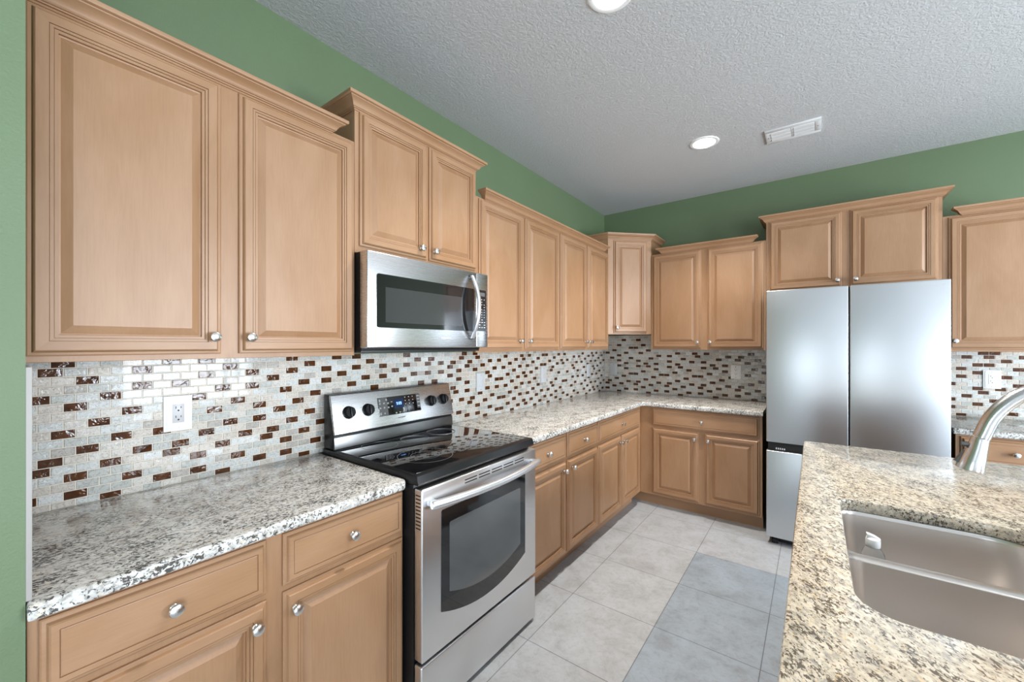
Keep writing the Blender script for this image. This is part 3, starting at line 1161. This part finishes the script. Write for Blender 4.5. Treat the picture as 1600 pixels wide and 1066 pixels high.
# ------------------------------------------------------------------ refrigerator
FR = thing('refrigerator', 'tall four-door brushed steel refrigerator between the wall cabinets', 'refrigerator', (2.040, 0, 0))
MB().box(-.448, .448, -.742, -.040, .035, 1.785, .004).obj('body', 'black', FR)
MB().box(-.446, .446, -.776, -.742, .664, .732, .002).obj('handle_recess', 'dark_gap', FR)
zl = .056
for (x0, x1) in ((-.4555, -.0045), (.0045, .4555)):
    MB().box(x0, x1, -.800, -.7425, .729, 1.800, .004, 0, 3).obj('upper_door', 'steel_frg', FR)
    MB().box(x0, x1, -.800, -.7425, zl, .667, .004, 0, 3).obj('lower_door', 'steel_frg', FR)
MB().box(-.0042, .0042, -.782, -.7425, zl, 1.795).obj('door_gasket', 'dark_gap', FR, smooth=0)
mb = MB()
for q in range(5):
    mb.box(-.400 + q * .012, -.393 + q * .012, -.7768, -.7755, .676, .688)
mb.obj('control_marks', 'print_white', FR, smooth=0)
mb = MB()
for q in range(9):
    mb.box(.345 + q * .0068, .3496 + q * .0068, -.8006, -.7995, 1.771, 1.7765)
mb.box(.425, .431, -.8006, -.7995, 1.770, 1.7775)
mb.obj('badge', 'grey_plastic', FR, smooth=0)
MB().box(-.40, .40, -.735, -.70, .010, .055, .003).obj('base_grille', 'black_matte', FR)
for sx in (-.405, .405):
    MB().lathe([(.020, -.02), (.022, -.016), (.022, .016), (.020, .02)], (sx, -.752, .0225), 'x', 20).obj('roller_foot', 'black', FR)
for sx in (-.41, .41):
    MB().box(sx - .04, sx + .04, -.79, -.70, 1.785, 1.797, .003).obj('hinge_cover', 'black_matte', FR)


# ------------------------------------------------------------------ outlets and switches
def plate(name, label, cat, loc, rot, kind, mat, inner):
    r_ = thing(name, label, cat, loc, rot, 'backsplash plates')
    p = MB()
    p.box(-.0415, .0415, -.0065, 0, -.0635, .0635, .002)
    p.box(-.0335, .0335, -.0085, -.006, -.0565, .0565, .0015)
    po = p.obj('cover_plate', mat, r_)
    for z in (-.0485, .0485):
        MB().lathe([(.0032, -.0083), (.0032, -.0093), (.0015, -.0097)], (0, 0, z), 'y', 14).obj('screw', 'nickel', po)
    if kind == 'outlet':
        ro = MB().box(-.0170, .0170, -.0098, -.0080, -.0335, .0335, .0012).obj('receptacle', inner, r_)
        s = MB()
        for z in (.0165, -.0165):
            s.box(-.0085, -.0062, -.0101, -.0090, z + .0010, z + .0090)
            s.box(.0062, .0085, -.0101, -.0090, z + .0018, z + .0082)
            s.lathe([(.0030, -.0101), (.0030, -.0090)], (0, 0, z - .0060), 'y', 12)
        s.obj('slots', 'dark_gap', ro, smooth=0)
    else:
        MB().prism([(-.0080, -.0335), (-.0125, -.0335), (-.0090, 0), (-.0098, .0335), (-.0080, .0335)], -.0165, .0165, .0006, axis='x').obj('rocker', inner, r_)
    return r_


plate('wall_outlet', 'white double outlet on the backsplash left of the range', 'outlet', (.0079, -3.748, 1.169), R90, 'outlet', 'white_plastic', 'grey_plastic')
plate('wall_switch', 'grey rocker switch plate on the tiles just right of the range', 'switch', (.0079, -2.088, 1.158), R90, 'switch', 'steel_plate', 'steel_plate')
plate('wall_switch', 'grey rocker plate on the side wall tiles, midway from range to corner', 'switch', (.0079, -1.275, 1.165), R90, 'switch', 'steel_plate', 'grey_plastic')
plate('wall_switch', 'grey rocker plate on the side wall tiles closest to the corner', 'switch', (.0079, -.415, 1.155), R90, 'switch', 'steel_plate', 'grey_plastic')
plate('wall_switch', 'pale rocker plate on the back wall tiles beside the corner', 'switch', (.112, -.0079, 1.155), 0, 'switch', 'steel_plate', 'grey_plastic')
plate('wall_outlet', 'white double outlet on the back wall tiles left of the refrigerator', 'outlet', (1.285, -.0079, 1.168), 0, 'outlet', 'white_plastic', 'white_plastic')
plate('wall_outlet', 'beige double outlet on the tiles right of the refrigerator', 'outlet', (2.835, -.0079, 1.180), 0, 'outlet', 'white_plastic', 'white_plastic')

# ------------------------------------------------------------------ ceiling: can lights and vent


def can(label, x, y):
    r_ = thing('recessed_light', label, 'ceiling light', (x, y, H), 0, 'recessed ceiling lights')
    MB().lathe([(.071, -.0015), (.072, -.0055), (.080, -.0075), (.092, -.0050), (.095, -.0005)], (0, 0, 0), 'z', 40, 0, False, False).obj('trim_ring', 'white_plastic', r_)
    MB().lathe([(.0715, -.0005), (.0715, -.0030), (.060, -.0042), (.002, -.0046)], (0, 0, 0), 'z', 40).obj('lens', 'lamp', r_)
    d_ = bpy.data.lights.new('can_lamp', 'SPOT')
    d_.energy, d_.color = CAN_W, (1.0, 0.94, 0.86)
    d_.spot_size, d_.spot_blend, d_.shadow_soft_size = radians(118), 1.0, 0.07
    lo = bpy.data.objects.new('can_lamp', d_)
    COL.objects.link(lo)
    lo.parent = r_
    lo.location = (0, 0, -.02)
    return r_


CAN_W = 185
can('round recessed ceiling light close to the ceiling vent', 1.236, -1.094)
can('round recessed ceiling light cut off by the top picture edge', 1.196, -2.640)
can('round recessed ceiling light farthest from the kitchen, over the open floor', 2.40, -5.60)  # out of view, added to brighten the floor and counters
can('round recessed ceiling light beyond the island, out past the sink', 3.35, -3.90)  # second added lamp, also out of view, fills in light

V = thing('ceiling_vent', 'white rectangular ceiling air vent near the back wall', 'vent', (1.743, -.913, H))
mb = MB()
mb.box(-.152, .152, -.106, -.072, -.009, 0, .002)
mb.box(-.152, .152, .072, .106, -.009, 0, .002)
mb.box(-.152, -.120, -.072, .072, -.009, 0, .002)
mb.box(.120, .152, -.072, .072, -.009, 0, .002)
mb.box(-.007, .007, -.072, .072, -.009, 0, .001)
mb.obj('frame', 'vent_white', V)
MB().box(-.121, .121, -.073, .073, -.0015, -.0002).obj('duct_opening', 'dark_gap', V, smooth=0)
for sx in (-1, 1):
    for q in range(3):
        y = -.058 + q * .046
        t = MB().prism([(y - .010, -.002), (y - .006, -.009), (y + .010, -.0135), (y + .027, -.0125), (y + .027, -.0115), (y + .010, -.0120), (y - .004, -.008), (y - .008, -.002)],
                       sx * .0635 - .0555, sx * .0635 + .0555, axis='x').obj('louver', 'vent_white', V)
for sx in (-.136, .136):
    MB().lathe([(.004, -.0088), (.004, -.0100), (.001, -.0106)], (sx, 0, 0), 'z', 12).obj('screw', 'nickel', V)
